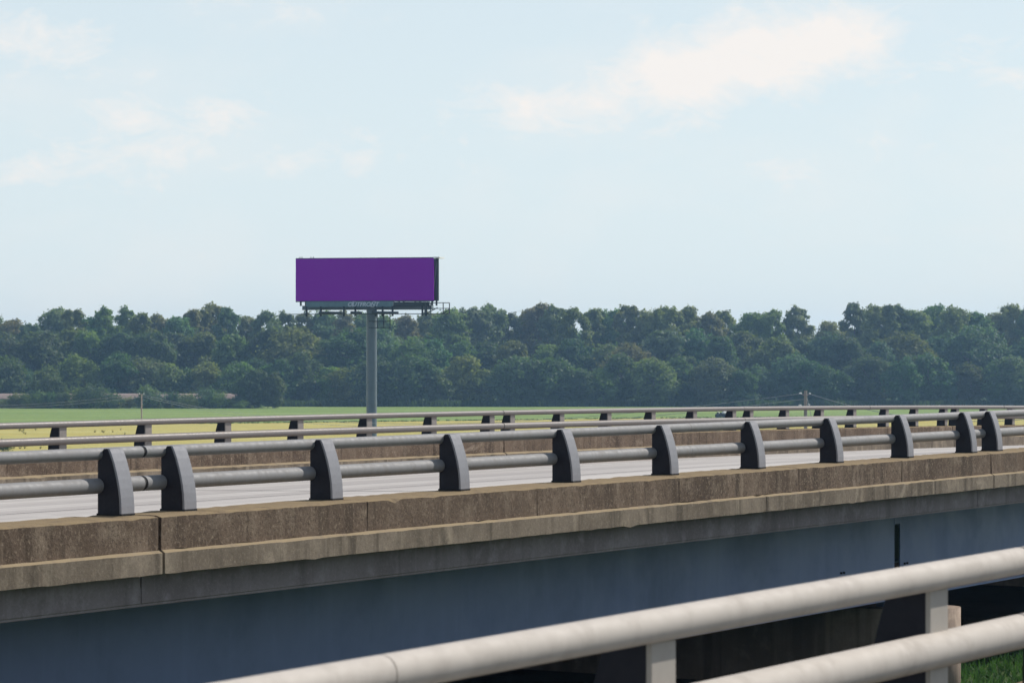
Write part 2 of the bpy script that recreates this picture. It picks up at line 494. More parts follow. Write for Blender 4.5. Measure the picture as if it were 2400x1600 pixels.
# steel girders; the outer one is seen full length, with the open joint over the pier
GAP = 19.65
GZ0, GZ1 = -.832, -2.175
GS = [S0, GAP, GAP + 20.42, GAP + 40.84, S1]
def girder(y, a, b, zf=lambda x: 0, detail=False):
    mb = MB()
    mb.prism([(y - .01, GZ0 - .03), (y + .01, GZ0 - .03), (y + .01, GZ1 + .03), (y - .01, GZ1 + .03)], frange(a, b, 4), zf)
    g = mb.build("girder", M['girder'], bridge)
    for z0, z1 in ((GZ0, GZ0 - .028), (GZ1 + .028, GZ1)):
        f = MB(); f.prism([(y - .17, z0), (y + .17, z0), (y + .17, z1), (y - .17, z1)], frange(a - .02, b + .02, 4), zf)
        f.build("flange", M['girder'], g)
    return g
SPLIT = [S0 + .1, GAP - 20.42, GAP, GAP + 20.42, GAP + 40.84, S1 - .1]
for k, y in enumerate((.97, 4.5, 8.2, 11.9, 15.4)):
    z_of = (lambda f: (lambda x: far_z(x) * f))(y / FAR_Y)
    for a, b in zip(GS, GS[1:]):
        g = girder(y, a + .11, b - .11, z_of)
        if k == 0:
            for bx in (a + .26, a + .36, b - 2.1, b - 2.0):
                for z in (-1.70,):
                    bl = MB(); bl.tube([(bx, y - .035, z), (bx, y - .009, z)], .016, 8); bl.build("bolt", M['dark'], g)
    for a in GS[1:-1]:
        mb = MB(); mb.box(a - .125, a + .125, y - .016, y - .002, GZ0 + z_of(a) - .24, GZ0 + z_of(a) - .03); mb.build("splice_plate", M['girder'], bridge)
    for a in SPLIT[1:-1]:                  # bearing on the pier
        mb = MB(); zz = z_of(a)
        for dx in (-.28, .28):
            mb.box(a + dx - .13, a + dx + .13, y - .16, y + .16, GZ1 + zz - .115, GZ1 + zz - .004)
        mb.build("bearing", M['girder'], bridge)

# piers: round nosed concrete walls across the bridge
PT = GZ1 - .12
for k, a in enumerate(SPLIT[1:-1]):
    base = Vector((BM[0] + DX * a, BM[1] + DY * a, 0))
    p = empty("pier", (base.x, base.y, BANK - .4), RZ)
    tag(p, ("stained concrete pier out of sight under the left end of the bridge", "round nosed concrete pier seen between the two pale tubes of the near railing",
            "concrete pier in deep shade under the far right of the bridge", "concrete pier of the bridge standing past the right edge of the view")[k], "pier", "piers under the bridge")
    top = PAR_Z + PT - (BANK - .4)
    prof = []
    for i in range(13):
        t = math.pi + math.pi * i / 12
        prof.append((.52 * math.cos(t), .50 + .52 * math.sin(t)))
    for i in range(13):
        t = math.pi * i / 12
        prof.append((.52 * math.cos(t), 15.6 + .52 * math.sin(t)))
    mb = MB()
    zt = [top - .02 + (far_z(a) * (y / FAR_Y) if y > 0 else 0) for x, y in prof]
    lo = [mb.bm.verts.new((x, y, 0)) for x, y in prof]; hi = [mb.bm.verts.new((x, y, z)) for (x, y), z in zip(prof, zt)]
    n = len(prof)
    for i in range(n):
        f = mb.bm.faces.new((lo[i], lo[(i + 1) % n], hi[(i + 1) % n], hi[i])); f.smooth = i not in (12, 25)
    mb.bm.faces.new(hi); mb.bm.faces.new(lo[::-1])
    mb.build("pier_wall", M['pier'], p)

# ------------------------------------------------------------------ parapets and railings
def make_parapet(label, frame, zbase, o, joints, big, band_joints, y0, zf, mats, loc=None):
    w = empty("parapet_wall", *frame)
    tag(w, label, "parapet wall", "concrete parapets along the bridges")
    up = [(y0 + o * y, z) for y, z in ((-.05, -.308), (-.05, -.02), (-.03, 0), (.44, -.004), (.50, -.020), (.50, -.308))]
    for a, b in zip(joints, joints[1:]):
        ga = .022 if a in big else .007; gb = .022 if b in big else .007
        mb = MB(); mb.prism(up, frange(a + ga, b - gb, .13), zf, .0045)
        mb.build("parapet_panel", mats[0], w)
    lo = [(y0 + o * y, z) for y, z in ((-.12, -.655), (-.12, -.345), (-.06, -.31), (.505, -.312), (.545, -.335), (.545, -.52), (.27, -.52), (.27, -.655))]
    for a, b in zip(band_joints, band_joints[1:]):
        ga = .022 if a in big else .006; gb = .022 if b in big else .006
        mb = MB(); mb.prism(lo, frange(a + ga, b - gb, .16), zf, .003)
        mb.build("ledge_block", mats[1], w)
    return w

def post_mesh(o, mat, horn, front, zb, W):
    """side plate with shade put into its colour, with a paler flange on its curved outer edge (front) or on its flat traffic face"""
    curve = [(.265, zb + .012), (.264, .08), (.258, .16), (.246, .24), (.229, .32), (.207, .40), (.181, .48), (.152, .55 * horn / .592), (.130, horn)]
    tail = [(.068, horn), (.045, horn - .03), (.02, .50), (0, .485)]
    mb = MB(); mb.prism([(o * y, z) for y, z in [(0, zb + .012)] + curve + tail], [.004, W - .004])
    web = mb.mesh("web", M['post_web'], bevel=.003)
    if front:
        prof = [(y + .004, z) for y, z in curve] + [(y - .018, z - .001) for y, z in curve[::-1]]
    else:
        prof = [(-.005, zb + .012), (.016, zb + .012), (.016, .49), (-.005, .49)]
    mb = MB(); mb.prism([(o * y, z) for y, z in prof], [0, W])
    flange = mb.mesh("flange", mat, bevel=.003)
    mb = MB(); mb.box(-.003, W + .003, min(-o * .008, o * .272), max(-o * .008, o * .272), zb - .004, zb + .014)
    plate = mb.mesh("base_plate", M['dark'], bevel=0)
    return web, flange, plate

D_TOP, D_LOW = .111, .140
def make_railing(label, frame, o, posts, y0, zf, breaks, mats, span, horn=.592, front=False, zb=0.0, W=.19):
    w = empty("bridge_railing", *frame)
    tag(w, label, "railing", "two tube railings along the bridges")
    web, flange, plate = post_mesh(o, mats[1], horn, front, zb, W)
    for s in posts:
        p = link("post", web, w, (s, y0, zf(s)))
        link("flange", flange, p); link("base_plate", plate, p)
    ed = [span[0]] + [b for b in breaks if span[0] < b[0] < span[1]] + [span[1]]
    for zc, dia in ((.6 - D_TOP / 2, D_TOP), (.258, D_LOW)):
        prev = span[0]
        for e in ed[1:]:
            x, gap = e if isinstance(e, tuple) else (e, 0)
            mb = MB(); mb.tube([(u, y0, zc + zf(u)) for u in frange(prev, x - gap / 2, 2)], dia / 2, 28)
            mb.build("rail_tube", mats[0], w)
            if gap:
                mb = MB(); mb.tube([(x - .25, y0, zc + zf(x - .25)), (x + .25, y0, zc + zf(x + .25))], dia / 2 - .008, 20)
                mb.build("sleeve", M['dark'], w)
            prev = x + gap / 2
    return w

m_s = lambda m: (m - 13.0) * 2.448
mid_frame = ((BM[0], BM[1], PAR_Z), RZ)
mid_posts = sorted([m_s(12.617 - k) for k in range(0, 9)] + [m_s(13 + k) for k in range(9)] + [m_s(21.43 + k) for k in range(9)] + [m_s(29.8 + k) for k in range(24)])
mid_posts = [s for s in mid_posts if S0 + .3 < s < S1 - .5]
pj = [-.68 + 3.4033 * k for k in range(-8, 31)]
pj = [S0] + [j for j in pj if S0 + .5 < j < S1 - .5] + [S1]
nearest = lambda v, L: min(L, key=lambda q: abs(q - v))
bigj = [nearest(j, pj) for j in JOINTS]
bj = sorted([S0, S1] + bigj[0:] + [11.86, -9.2, 31.4, 48.0, 68.0])
bj = [j for i, j in enumerate(bj) if i == 0 or j - bj[i - 1] > .5]
make_parapet("weathered brown concrete parapet with mossy top, nearer wall of the girder bridge", mid_frame, 0, -1, pj, bigj, bj, 0, lambda x: 0, (M['parapet'], M['band']))
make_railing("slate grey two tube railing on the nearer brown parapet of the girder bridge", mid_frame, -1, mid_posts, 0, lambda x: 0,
             [(-20.9, .045), (-.30, .045), (10.75, .004), (19.75, .03), (30.6, .004), (40.2, .03)], (M['tube'], M['post']), (S0 + .1, S1 - .1), front=True)

far_m = [24.5, 25.5, 26.51, 27.5, 28.51, 29.53, 30.51, 30.87, 31.78, 32.7, 33.61, 34.51, 35.41, 35.82, 36.70, 37.6, 38.48, 39.4, 40.28, 41.19, 41.56, 42.5, 43.44, 44.4, 45.3, 46.2] + [46.2 + .9 * k for k in range(1, 14)]
f_s = lambda m: (m - 24.5) * 2.448 + FS
far_posts = [f_s(24.5 - k) for k in range(1, 19)] + [f_s(m) for m in far_m]
far_posts = sorted(s for s in far_posts if S0 + .3 < s < S1)
fj = [f_s(v) for v in (10.9, 12.35, 13.8, 15.3, 16.7, 18.2, 19.6, 21.0, 22.4, 23.9, 25.3, 26.7, 28.1, 29.53, 30.72, 32.2, 33.4, 34.6, 35.65, 36.95, 38.2, 39.4, 40.4, 41.37, 42.6, 43.8, 45.0, 46.2, 47.4, 48.6, 49.8, 51.0, 52.2, 53.4, 54.6, 55.8, 57)]
fj = [S0] + [j for j in fj if S0 + .5 < j < S1 - .5] + [S1]
fbig = [nearest(f_s(v), fj) for v in (30.72, 35.65, 41.37, 22.4)]
fbj = sorted({S0, S1, *fbig, fj[3]})
make_parapet("brown concrete parapet with shallow ledge beyond the road, in front of the fields", mid_frame, 0, 1, fj, fbig, fbj, FAR_Y, far_z, (M['parapet'], M['band']))
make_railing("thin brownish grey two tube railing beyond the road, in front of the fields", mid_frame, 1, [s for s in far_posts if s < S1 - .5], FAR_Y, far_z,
             [(f_s(22.4), .03), (f_s(30.72), .03), (f_s(35.65), .02), (f_s(38.9), .03), (f_s(43.1), .03)], (M['tube_far'], M['post_far']), (S0 + .1, S1 - .1))

# the near bridge that carries the camera
AN = R(33.96)
NZ = math.atan2(math.cos(AN), math.sin(AN))
NB = (.452, 9.77)
NTOP = .819
near_frame = ((NB[0], NB[1], CAM_H - NTOP - .6), NZ)
near_zf = lambda x: .0178 * x
N0, N1 = -24.0, 34.0
near_posts = [-2.06 * k for k in range(1, 11)] + [0, 2.06, 3.50] + [3.50 + 2.06 * k for k in range(1, 14)]
nj = [N0] + [2.9 + 3.4 * k for k in range(-7, 9)] + [N1]
make_parapet("concrete parapet corner at the bottom right under the nearest pale tubes", near_frame, 0, 1, nj, [2.9], [N0, 2.9, N1], 0, lambda x: near_zf(x) - .07, (M['parapet'], M['band']))
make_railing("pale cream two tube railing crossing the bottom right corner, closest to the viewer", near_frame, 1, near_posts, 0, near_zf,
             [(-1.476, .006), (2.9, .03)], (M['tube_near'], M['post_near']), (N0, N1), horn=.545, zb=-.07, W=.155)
nb = empty("bridge", *near_frame)
tag(nb, "concrete bridge carrying the closest pale railing, cut off at the bottom right", "bridge")
mb = MB(); mb.prism([(.29, -.523), (.29, -1.0), (-9.5, -1.0), (-9.5, -.655), (.26, -.655), (.26, -.523)], frange(N0, N1, 4), lambda x: near_zf(x) - .07)
mb.build("deck_slab", M['fascia'], nb)
mb = MB()
for y in (-.6, -4.5, -8.5): mb.prism([(y - .2, -1.12), (y + .2, -1.12), (y + .2, -2.2), (y - .2, -2.2)], frange(N0, N1, 4), near_zf)
mb.build("girder", M['girder'], nb)
for x in (-16, 8, 30):
    mb = MB(); mb.box(x - .5, x + .5, -9.3, -.2, -4.5, -2.21 + near_zf(x) - .01); mb.build("pier_wall", M['pier'], nb)
vs, fs = [], []
for i, x in enumerate((N0, 0, N1)):
    for y in (-9.45, -.125): vs.append((x, y, -.72 + near_zf(x)))
me = bpy.data.meshes.new("near_road"); me.from_pydata(vs, [], [(0, 2, 3, 1), (2, 4, 5, 3)]); me.materials.append(M['asphalt'])
nr = link("near_road", me); nr.location = near_frame[0]; nr.rotation_euler = (0, 0, NZ); tag(nr, kind='structure')

# ------------------------------------------------------------------ billboard
BZ = 303.0
pxm = BZ / F                                  # metres per photo pixel out there
def bx(px): return (px - 871) * pxm           # along the board, from the post's axis
def bz(py): return CAM_H - (py - 840) * pxm
bb = empty("billboard", ((871 - 1200) * pxm, BZ, 0), R(-13))
tag(bb, "purple billboard on a thick grey steel post in the field", "billboard")
mb = MB(); mb.tube([(0, 0, -.3), (0, 0, bz(725))], .53, 40); mb.build("post", M['steel'], bb)
FW0, FW1 = bx(697) / math.cos(R(13)), bx(1023.5) / math.cos(R(13))
FZ0, FZ1 = bz(705), bz(606)
mb = MB(); mb.box(FW0, FW1, -1.05, -.97, FZ0, FZ1); face = mb.build("face_panel", M['vinyl'], bb, bevel=.02)
mb = MB(); mb.box(FW0, FW1, .97, 1.05, FZ0, FZ1); mb.build("back_panel", M['darksteel'], bb)
mb = MB()
for z in (FZ0 + .05, FZ1 + .045): mb.box(FW0 + .02, FW1 + .03, -1.06, -.965, z - .045 if z > FZ1 else z - .16, z + .02 if z > FZ1 else z - .055)
mb.build("trim", M['darksteel'], bb)
mb = MB()
for k in range(9):                            # uprights and bracing between the two faces
    x = FW0 + .5 + (FW1 - FW0 - .7) * k / 8
    mb.box(x - .08, x + .08, -.96, -.80, FZ0 - .5, FZ1 - .05); mb.box(x - .08, x + .08, .80, .96, FZ0 - .5, FZ1 - .05)
    mb.tube([(x, -.8, FZ0 + .3), (x, .8, FZ1 - .4)], .05, 6)
mb.build("frame_upright", M['darksteel'], bb)
mb = MB(); mb.box(FW0 + .5, FW1 - .4, -.40, .40, bz(726), bz(716)); mb.build("torsion_beam", M['steel'], bb)
# lower apron with the lettering
AX0, AX1 = bx(718), bx(1018)
mb = MB(); mb.box(AX0, bx(930), -1.10, -1.04, bz(719.5), bz(706.5)); mb.build("apron_panel", M['apron'], bb)
mb = MB(); mb.box(bx(930.5), AX1, -1.10, -1.04, bz(718), bz(708)); ap2 = mb.build("apron_panel", M['darksteel'], bb)
tag(ap2, label="dark right half of the apron under the face")
cu = bpy.data.curves.new("lettering", 'FONT'); cu.body = "OUTFRONT"; cu.size = .60; cu.shear = .25; cu.extrude = .006; cu.align_x = 'CENTER'; cu.offset = .014
to = bpy.data.objects.new("lettering_source", cu); COL.objects.link(to)
dg = bpy.context.evaluated_depsgraph_get()
tme = bpy.data.meshes.new_from_object(to.evaluated_get(dg)); bpy.data.objects.remove(to)
tme.name = "lettering"; tme.materials.clear(); tme.materials.append(M['letters'])
link("lettering", tme, bb, (bx(857), -1.112, bz(718)), (math.pi / 2, 0, 0))
mb = MB()
def bar(p, q, w=.035):
    mb.tube([(p[0], -1.112, p[1]), (q[0], -1.112, q[1])], w, 4)
bl, br, bt, bo = bx(832), bx(883), bz(707.5), bz(719)
bar((bl, bo), (bl + .02, bt)); bar((bl, bt), (bl + .35, bt)); bar((br - .05, bt), (br + .22, bt)); bar((br + .22, bt), (br + .02, bo)); bar((br + .02, bo), (br - .25, bo)); bar((br - .35, bo), (br - .05, bt))
mb.build("logo_outline", M['letters'], bb)
# walkway, hangers, end platform and ladder cage
wz = bz(735.5)
mb = MB(); mb.box(bx(688), bx(1068), -1.9, -1.15, wz - .07, wz); mb.build("walkway", M['darksteel'], bb)
for px in (720, 755, 811, 839, 888, 905, 929, 1001, 1010):
    mb = MB(); mb.box(bx(px) - .09, bx(px) + .09, -1.2, -1.06, wz - .25, bz(718)); mb.build("hanger", M['darksteel'], bb)
for a, b in ((757, 812), (833, 860), (885, 948)):
    mb = MB(); mb.tube([(bx(a), -1.95, wz + .12), (bx(b), -1.95, wz + .06)], .14, 8); mb.build("lamp_housing", M['darksteel'], bb)
mb = MB()
for px in (1011, 1025, 1055, 1070):
    mb.tube([(bx(px), -1.85, wz), (bx(px), -1.85, bz(711))], .05, 6)
for y in (711, 724):
    mb.tube([(bx(1008), -1.85, bz(y)), (bx(1070), -1.85, bz(y))], .045, 6)
mb.tube([(bx(1056), -1.85, wz), (bx(1070), -1.85, bz(725))], .045, 6)
mb.tube([(bx(1013), -1.6, wz), (bx(1040), -1.6, bz(722))], .05, 6)
mb.build("end_guard_rail", M['darksteel'], bb)
mb = MB()
for px in (891, 907, 922):
    mb.tube([(bx(px), -1.0, wz), (bx(px), -1.0, bz(770))], .05, 6)
for y in (753, 768):
    mb.tube([(bx(871), -1.0, bz(y)), (bx(923), -1.0, bz(y))], .045, 6)
mb.build("ladder_cage", M['darksteel'], bb)
mb = MB()
for px in (702, 707, 729, 735): mb.tube([(bx(px), -.9, FZ1), (bx(px), -.9, FZ1 + .2)], .04, 6)
mb.build("lifting_eye", M['darksteel'], bb)
mb = MB(); mb.box(FW1 - .05, FW1 + .6, -1.08, 1.1, FZ1 - .02, FZ1 + .09); mb.build("end_cap", M['white'], bb)

# ------------------------------------------------------------------ poles and wires
def pole(px, Y, top, r, label, arms):
    X = (px - 1200) / F * Y
    p = empty("utility_pole", (X, Y, 0)); tag(p, label, "utility pole", "wooden poles of the line across the field")
    mb = MB(); mb.tube([(0, 0, -.4), (0, 0, top)], r, 12, r * .78); mb.build("shaft", M['wood'], p)
    for sx, z in arms:
        mb = MB(); mb.tube([(0, 0, z - .12), (sx, 0, z)], .035, 6); mb.build("bracket", M['wood'], p)
        mb = MB(); mb.tube([(sx * .95, 0, z - .02), (sx * 1.0, 0, z + .05), (sx * 1.45, 0, z + .02)], .055, 8); mb.build("insulator", M['porcelain'], p)
    return Vector((X, Y, 0))
TOPR = CAM_H - 75 / F * 200
pr = pole(1888, 200, TOPR, .135, "pale wooden utility pole with white insulators, standing before the dark wood", [(-.30, TOPR - .22), (.24, TOPR - .24), (-.32, TOPR - 1.02), (.2, TOPR - 1.0)])
TOPL = CAM_H - 83.5 / F * 400
pl_ = pole(332, 400, TOPL, .115, "slim grey utility pole with forked top beside the railway bank", [(-.26, TOPL + .05), (.26, TOPL + .05)])
po1 = pole(2674, 190, 8.9, .135, "utility pole of the field line standing past the right edge of the view", [(-.3, 8.6), (.3, 8.6)])
po2 = pole(-550, 440, 6.4, .115, "utility pole of the field line standing past the left edge of the view", [(-.3, 6.2), (.3, 6.2)])
def wire(a, b, sag, label, r=.018):
    a, b = Vector(a), Vector(b); mb = MB()
    pts = []
    for i in range(33):
        t = i / 32; p = a.lerp(b, t); p.z -= 4 * sag * t * (1 - t); pts.append(p)
    mb.tube(pts, r, 5); o = mb.build("power_line", M['wire'])
    tag(o, label, "power line", "wires strung between the utility poles")
wire(pr + Vector((-.42, 0, TOPR - .22)), pl_ + Vector((-.1, 0, TOPL)), 2.9, "upper sagging wire from the pale pole towards the slim pole")
wire(pr + Vector((-.12, 0, TOPR - .58)), pl_ + Vector((.1, 0, TOPL - .3)), 2.9, "lower sagging wire from the pale pole towards the slim pole")
wire(pr + Vector((.34, 0, TOPR - .24)), po1 + Vector((0, 0, 8.6)), 1.7, "wire dropping to the right from the pale pole's top", .022)
wire(pl_ + Vector((-.36, 0, TOPL)), po2 + Vector((.3, 0, 6.2)), 1.9, "upper faint wire running left from the slim forked pole")
wire(pl_ + Vector((0, 0, TOPL - .35)), po2 + Vector((-.3, 0, 5.9)), 1.9, "lower faint wire running left from the slim forked pole")
wire(pr + Vector((.1, 0, TOPR - .5)), pr + Vector((2.1, .6, .0)), 0, "slanting guy wire staying the pale utility pole", .02)

# small machine at the field's edge
fm = empty("farm_machine", ((1692 - 1200) / F * 556, 556, 0), R(20))
tag(fm, "small white and dark farm machine parked at the far field's edge", "farm machine")
mb = MB(); mb.box(-1.1, 1.1, -.5, .5, .35, .75); mb.box(-.9, -.2, -.45, .45, .75, 1.0); mb.build("chassis", M['rubber'], fm, bevel=.04)
mb = MB(); mb.prism([(-.5, .75), (-.5, 1.0), (-.3, 1.22), (.3, 1.22), (.5, 1.0), (.5, .75)], [.15, 1.05]); mb.build("cowl", M['white'], fm, bevel=.06)
mb = MB(); mb.tube([(-.95, -.5, .35), (-.75, -.5, .95), (-1.1, -.5, 1.2)], .1, 8); mb.build("chute", M['white'], fm)
for x in (-.7, .65):
    for y in (-.6, .6):
        mb = MB(); mb.tube([(x, y - .12, .4), (x, y + .12, .4)], .4, 16); mb.build("wheel", M['rubber'], fm)
for px, Y, lab in ((138.5, 470, "small white triangular marker near the edge of the yellow crop"), (325, 362, "small white marker in the yellow crop below the slim pole")):
    mk = empty("field_marker", ((px - 1200) / F * Y, Y, 0)); tag(mk, lab, "marker", "white markers in the yellow field")
    h = .10 if Y > 450 else .22
    mb = MB(); mb.tube([(0, 0, 0), (0, 0, h)], .02, 6); mb.build("stake", M['wood'], mk)
    mb = MB(); mb.prism([(0, h), (.03, h), (.03, h + .5), (0, h + .5)], [-.28, .0, .28], lambda x: abs(x) * .6); mb.build("flag", M['white'], mk)

# ------------------------------------------------------------------ vegetation
rng = np.random.default_rng(7)
random.seed(11)

def leaf_quads(cent, nrm, size):
    n = len(cent)
    nrm = nrm / np.linalg.norm(nrm, axis=1, keepdims=True)
    ref = rng.normal(size=(n, 3)); u = np.cross(nrm, ref); u /= np.linalg.norm(u, axis=1, keepdims=True)
    v = np.cross(nrm, u)
    a = size[:, None] * u; b = (size * rng.uniform(.5, .9, n))[:, None] * v
    bend = nrm * (size * .25)[:, None]
    q = np.stack([cent - a, cent - b * .9 + bend, cent + a, cent + b * .9 + bend], 1)
    return q.reshape(-1, 3)

def quads_mesh(name, verts, mat):
    n = len(verts) // 4
    me = bpy.data.meshes.new(name)
    me.vertices.add(len(verts)); me.vertices.foreach_set("co", verts.astype(np.float32).ravel())
    me.loops.add(n * 4); me.loops.foreach_set("vertex_index", np.arange(n * 4, dtype=np.int32))
    me.polygons.add(n); me.polygons.foreach_set("loop_start", np.arange(0, n * 4, 4, dtype=np.int32))
    me.materials.append(mat); me.update(calc_edges=True)
    return me

def crown(name, H, W, base, lobes, leaves, leaf, lobe_r=(.13, .24), skew=1.0, droop=.35):
    """leaf clumps spread through a crown of height H and width W, starting at the fraction base"""
    vs = []
    cs = []
    zc = H * (base + 1) / 2; hz = H * (1 - base) / 2
    amp = rng.uniform(.72, 1.1, 7)
    for i in range(lobes):
        f = min(.97, (i + rng.uniform(0, 1)) / lobes * 2 - .98)
        f = math.copysign(abs(f) ** skew, f)
        R_ = W * rng.uniform(*lobe_r)
        a = rng.uniform(0, 2 * math.pi)
        env = (W / 2 - R_ * .55) * max(0, 1 - f * f) ** .42 * amp[int(a / 6.2832 * 7) % 7]
        r = env * math.sqrt(rng.uniform(.15, 1))
        cs.append(((r * math.cos(a), r * math.sin(a), zc + (hz - R_ * .75) * f), R_))
    for c, R_ in cs:
        n = int(leaves / len(cs) * (R_ / (W * sum(lobe_r) / 2)) ** 1.6)
        d = rng.normal(size=(n, 3)); d /= np.linalg.norm(d, axis=1, keepdims=True)
        low = d[:, 2] < -.1
        d[low & (rng.uniform(size=n) > droop), 2] *= -1
        # ragged surface: several small bumps on each clump
        k = rng.normal(size=(12, 3)); k /= np.linalg.norm(k, axis=1, keepdims=True)
        bump = (np.clip(d @ k.T, 0, 1) ** 12).max(1); st = rng.uniform(.75, 1.3, 3)
        rad = R_ * (.55 + .65 * bump + .16 * rng.normal(size=n)) * np.where(rng.uniform(size=n) < .10, rng.uniform(1.1, 1.4, n), 1)
        p = np.array(c) + d * rad[:, None] * st * np.array((1, 1, .9))
        nr = d * .9 + rng.normal(size=(n, 3)) * .55 + np.array((0, 0, .35))
        vs.append(leaf_quads(p, nr, leaf * rng.uniform(.55, 1.25, n)))
    return quads_mesh(name, np.concatenate(vs), M['leaf'])

def trunk_mesh(H, base, r, W, n=6):
    mb = MB()
    bend = [(random.uniform(-.25, .25), random.uniform(-.25, .25), H * t) for t in (.3, .55, .8)]
    mb.tube([(0, 0, -.3), *bend], r, 7, r * .25)
    for i in range(n):
        z = H * random.uniform(max(base - .05, .12), .7); a = random.uniform(0, 6.28); L = W * random.uniform(.25, .42)
        p0 = Vector((0, 0, z)); p1 = p0 + Vector((math.cos(a) * L * .5, math.sin(a) * L * .5, L * .45)); p2 = p0 + Vector((math.cos(a) * L, math.sin(a) * L, L * 1.1))
        mb.tube([p0, p1, p2], r * .42, 5, r * .1)
    return mb.mesh("trunk", M['bark'])

TALL = [(crown("crown", 24, w, b, l, 14000, .38, (.085, .155)), trunk_mesh(24, b, .36, w, 9)) for w, b, l in
        ((10, .22, 70), (11.5, .25, 84), (9, .30, 62), (12.5, .22, 92), (10.5, .33, 70), (13, .27, 95))]
MIDT = [(crown("crown", 16, w, b, l, 11000, .36, (.10, .18)), trunk_mesh(16, b, .28, w)) for w, b, l in
        ((11, .14, 56), (12.5, .10, 66), (9.5, .16, 50), (13.5, .12, 74))]
LOWT = [(crown("crown", 9.5, w, b, l, 8000, .32, (.11, .2), .8, .6), trunk_mesh(9.5, b, .2, w)) for w, b, l in
        ((9, .02, 50), (10.5, .0, 58), (7.8, .03, 42))]
BUSH = [(crown("foliage", 3.6, w, .0, l, 1700, .20, (.18, .3), .8, .8), trunk_mesh(3.6, .05, .07, w, 5)) for w, l in ((4.6, 12), (6.2, 16), (3.8, 10))]

LAND = [(871, "billboard post"), (332, "forked pole"), (1888, "pale pole"), (2270, "paired slate posts")]
ORD = ["first", "second", "third", "fourth", "fifth", "sixth", "seventh", "eighth", "ninth", "tenth", "eleventh", "twelfth", "thirteenth", "fourteenth", "fifteenth", "sixteenth", "seventeenth", "eighteenth", "nineteenth", "twentieth", "twenty-first", "twenty-second", "twenty-third", "twenty-fourth", "twenty-fifth"]
LEAFY = 1.75
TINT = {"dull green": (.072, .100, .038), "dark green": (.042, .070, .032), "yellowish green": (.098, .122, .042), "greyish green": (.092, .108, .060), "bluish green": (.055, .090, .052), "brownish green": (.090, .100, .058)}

def vegetate(name, cat, kinds, spots, size_word, place, group, part):
    """spots: (photo column, depth, height, width scale, tint, base height)"""
    spots = sorted(spots)
    for i, (px, Y, H, ws, tint, z0) in enumerate(spots):
        k = kinds[random.randrange(len(kinds))]
        h0 = max(v.co.z for v in (k[0].vertices[0],)) if False else kinds[0][2]
        t = empty(name, ((px - 1200) / F * Y, Y, z0), random.uniform(0, 6.28))
        s = H / h0
        c = link(part, k[0], t); c.scale = (s * ws, s * ws, s); c.color = (*[v * LEAFY * (1.15 if size_word == 'tall' else 1) * random.uniform(.85, 1.2) for v in TINT[tint]], 1)  # tall skyline crowns coloured lighter, standing in for more light and haze
        tr = link("trunk" if name == "tree" else "stem", k[1], t); tr.scale = (s * ws, s * ws, s)
        if px < -15 or px > 2415:
            lab = f"{size_word} {cat} {place}, beyond the edge of the view"
        else:
            lx, lname = min(LAND, key=lambda q: abs(q[0] - px))
            n = sum(1 for q in spots if (lx <= q[0] <= px if px >= lx else px <= q[0] < lx))
            lab = f"{size_word} {tint} {cat} {place}, {ORD[min(n, 25) - 1]} {'right' if px >= lx else 'left'} of the {lname}"
        tag(t, lab, cat, group)

def withh(lst, h): return [(a, b, h) for a, b in lst]
pick = lambda *names: random.choice(names)
# skyline trees: column and top of each crown as in the photograph (2352 px wide view)
SKY = [(-20, 722), (28, 738), (70, 748), (130, 712), (170, 714), (205, 732), (242, 712), (288, 711), (325, 722), (368, 726), (405, 731), (445, 714), (488, 702), (522, 710), (565, 730), (612, 719), (655, 722),
       (700, 722), (745, 719), (790, 721), (835, 722), (880, 728), (930, 729), (985, 722), (1035, 714), (1080, 712), (1128, 703), (1168, 722), (1205, 724), (1236, 701), (1275, 709), (1318, 712), (1368, 712), (1405, 716), (1442, 705),
       (1488, 718), (1532, 709), (1575, 708), (1625, 721), (1662, 717), (1730, 722), (1772, 715), (1832, 711), (1900, 742), (1962, 699), (2012, 706), (2052, 703), (2100, 716), (2148, 705), (2192, 709), (2240, 722), (2284, 722), (2325, 704), (2365, 710)]
sky_spots = []
for x, y in SKY:
    Y = random.uniform(735, 765); px, py = x * 1.0204, y * 1.0204
    H = CAM_H + (840 - py) / F * Y + .4
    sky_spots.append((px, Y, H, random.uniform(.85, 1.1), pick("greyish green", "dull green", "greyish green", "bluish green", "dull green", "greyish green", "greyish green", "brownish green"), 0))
for k in range(6):
    sky_spots.append((-70 - 75 * k, 750, random.uniform(21, 25), 1.1, "dull green", 0)); sky_spots.append((2450 + 75 * k, 750, random.uniform(21, 25), 1.1, "dull green", 0))
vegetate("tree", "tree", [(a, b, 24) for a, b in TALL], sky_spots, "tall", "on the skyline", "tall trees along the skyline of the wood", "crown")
back = []
for x in np.arange(-520, 2920, 62):
    back.append((x + random.uniform(-16, 16), random.uniform(772, 800), random.uniform(15, 19), 1.25, pick("dull green", "bluish green"), 0))
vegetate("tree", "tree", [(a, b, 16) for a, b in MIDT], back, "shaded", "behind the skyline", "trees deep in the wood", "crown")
mid = []
for x in np.arange(-500, 2900, 66):
    px = x + random.uniform(-18, 18)
    right = px > 1560
    H = random.uniform(14.5, 18.5)
    if 1100 < px < 1500: H = random.uniform(13.5, 16.5)
    tint = pick("dark green", "bluish green", "dull green", "dark green") if right else pick("dull green", "dark green", "yellowish green", "bluish green", "dull green")  # darker tints on the right paint in that side's shade
    mid.append((px, random.uniform(704, 722), H, random.uniform(.95, 1.25), tint, 0))
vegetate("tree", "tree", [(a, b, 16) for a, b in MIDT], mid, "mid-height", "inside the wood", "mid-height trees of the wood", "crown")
front = []
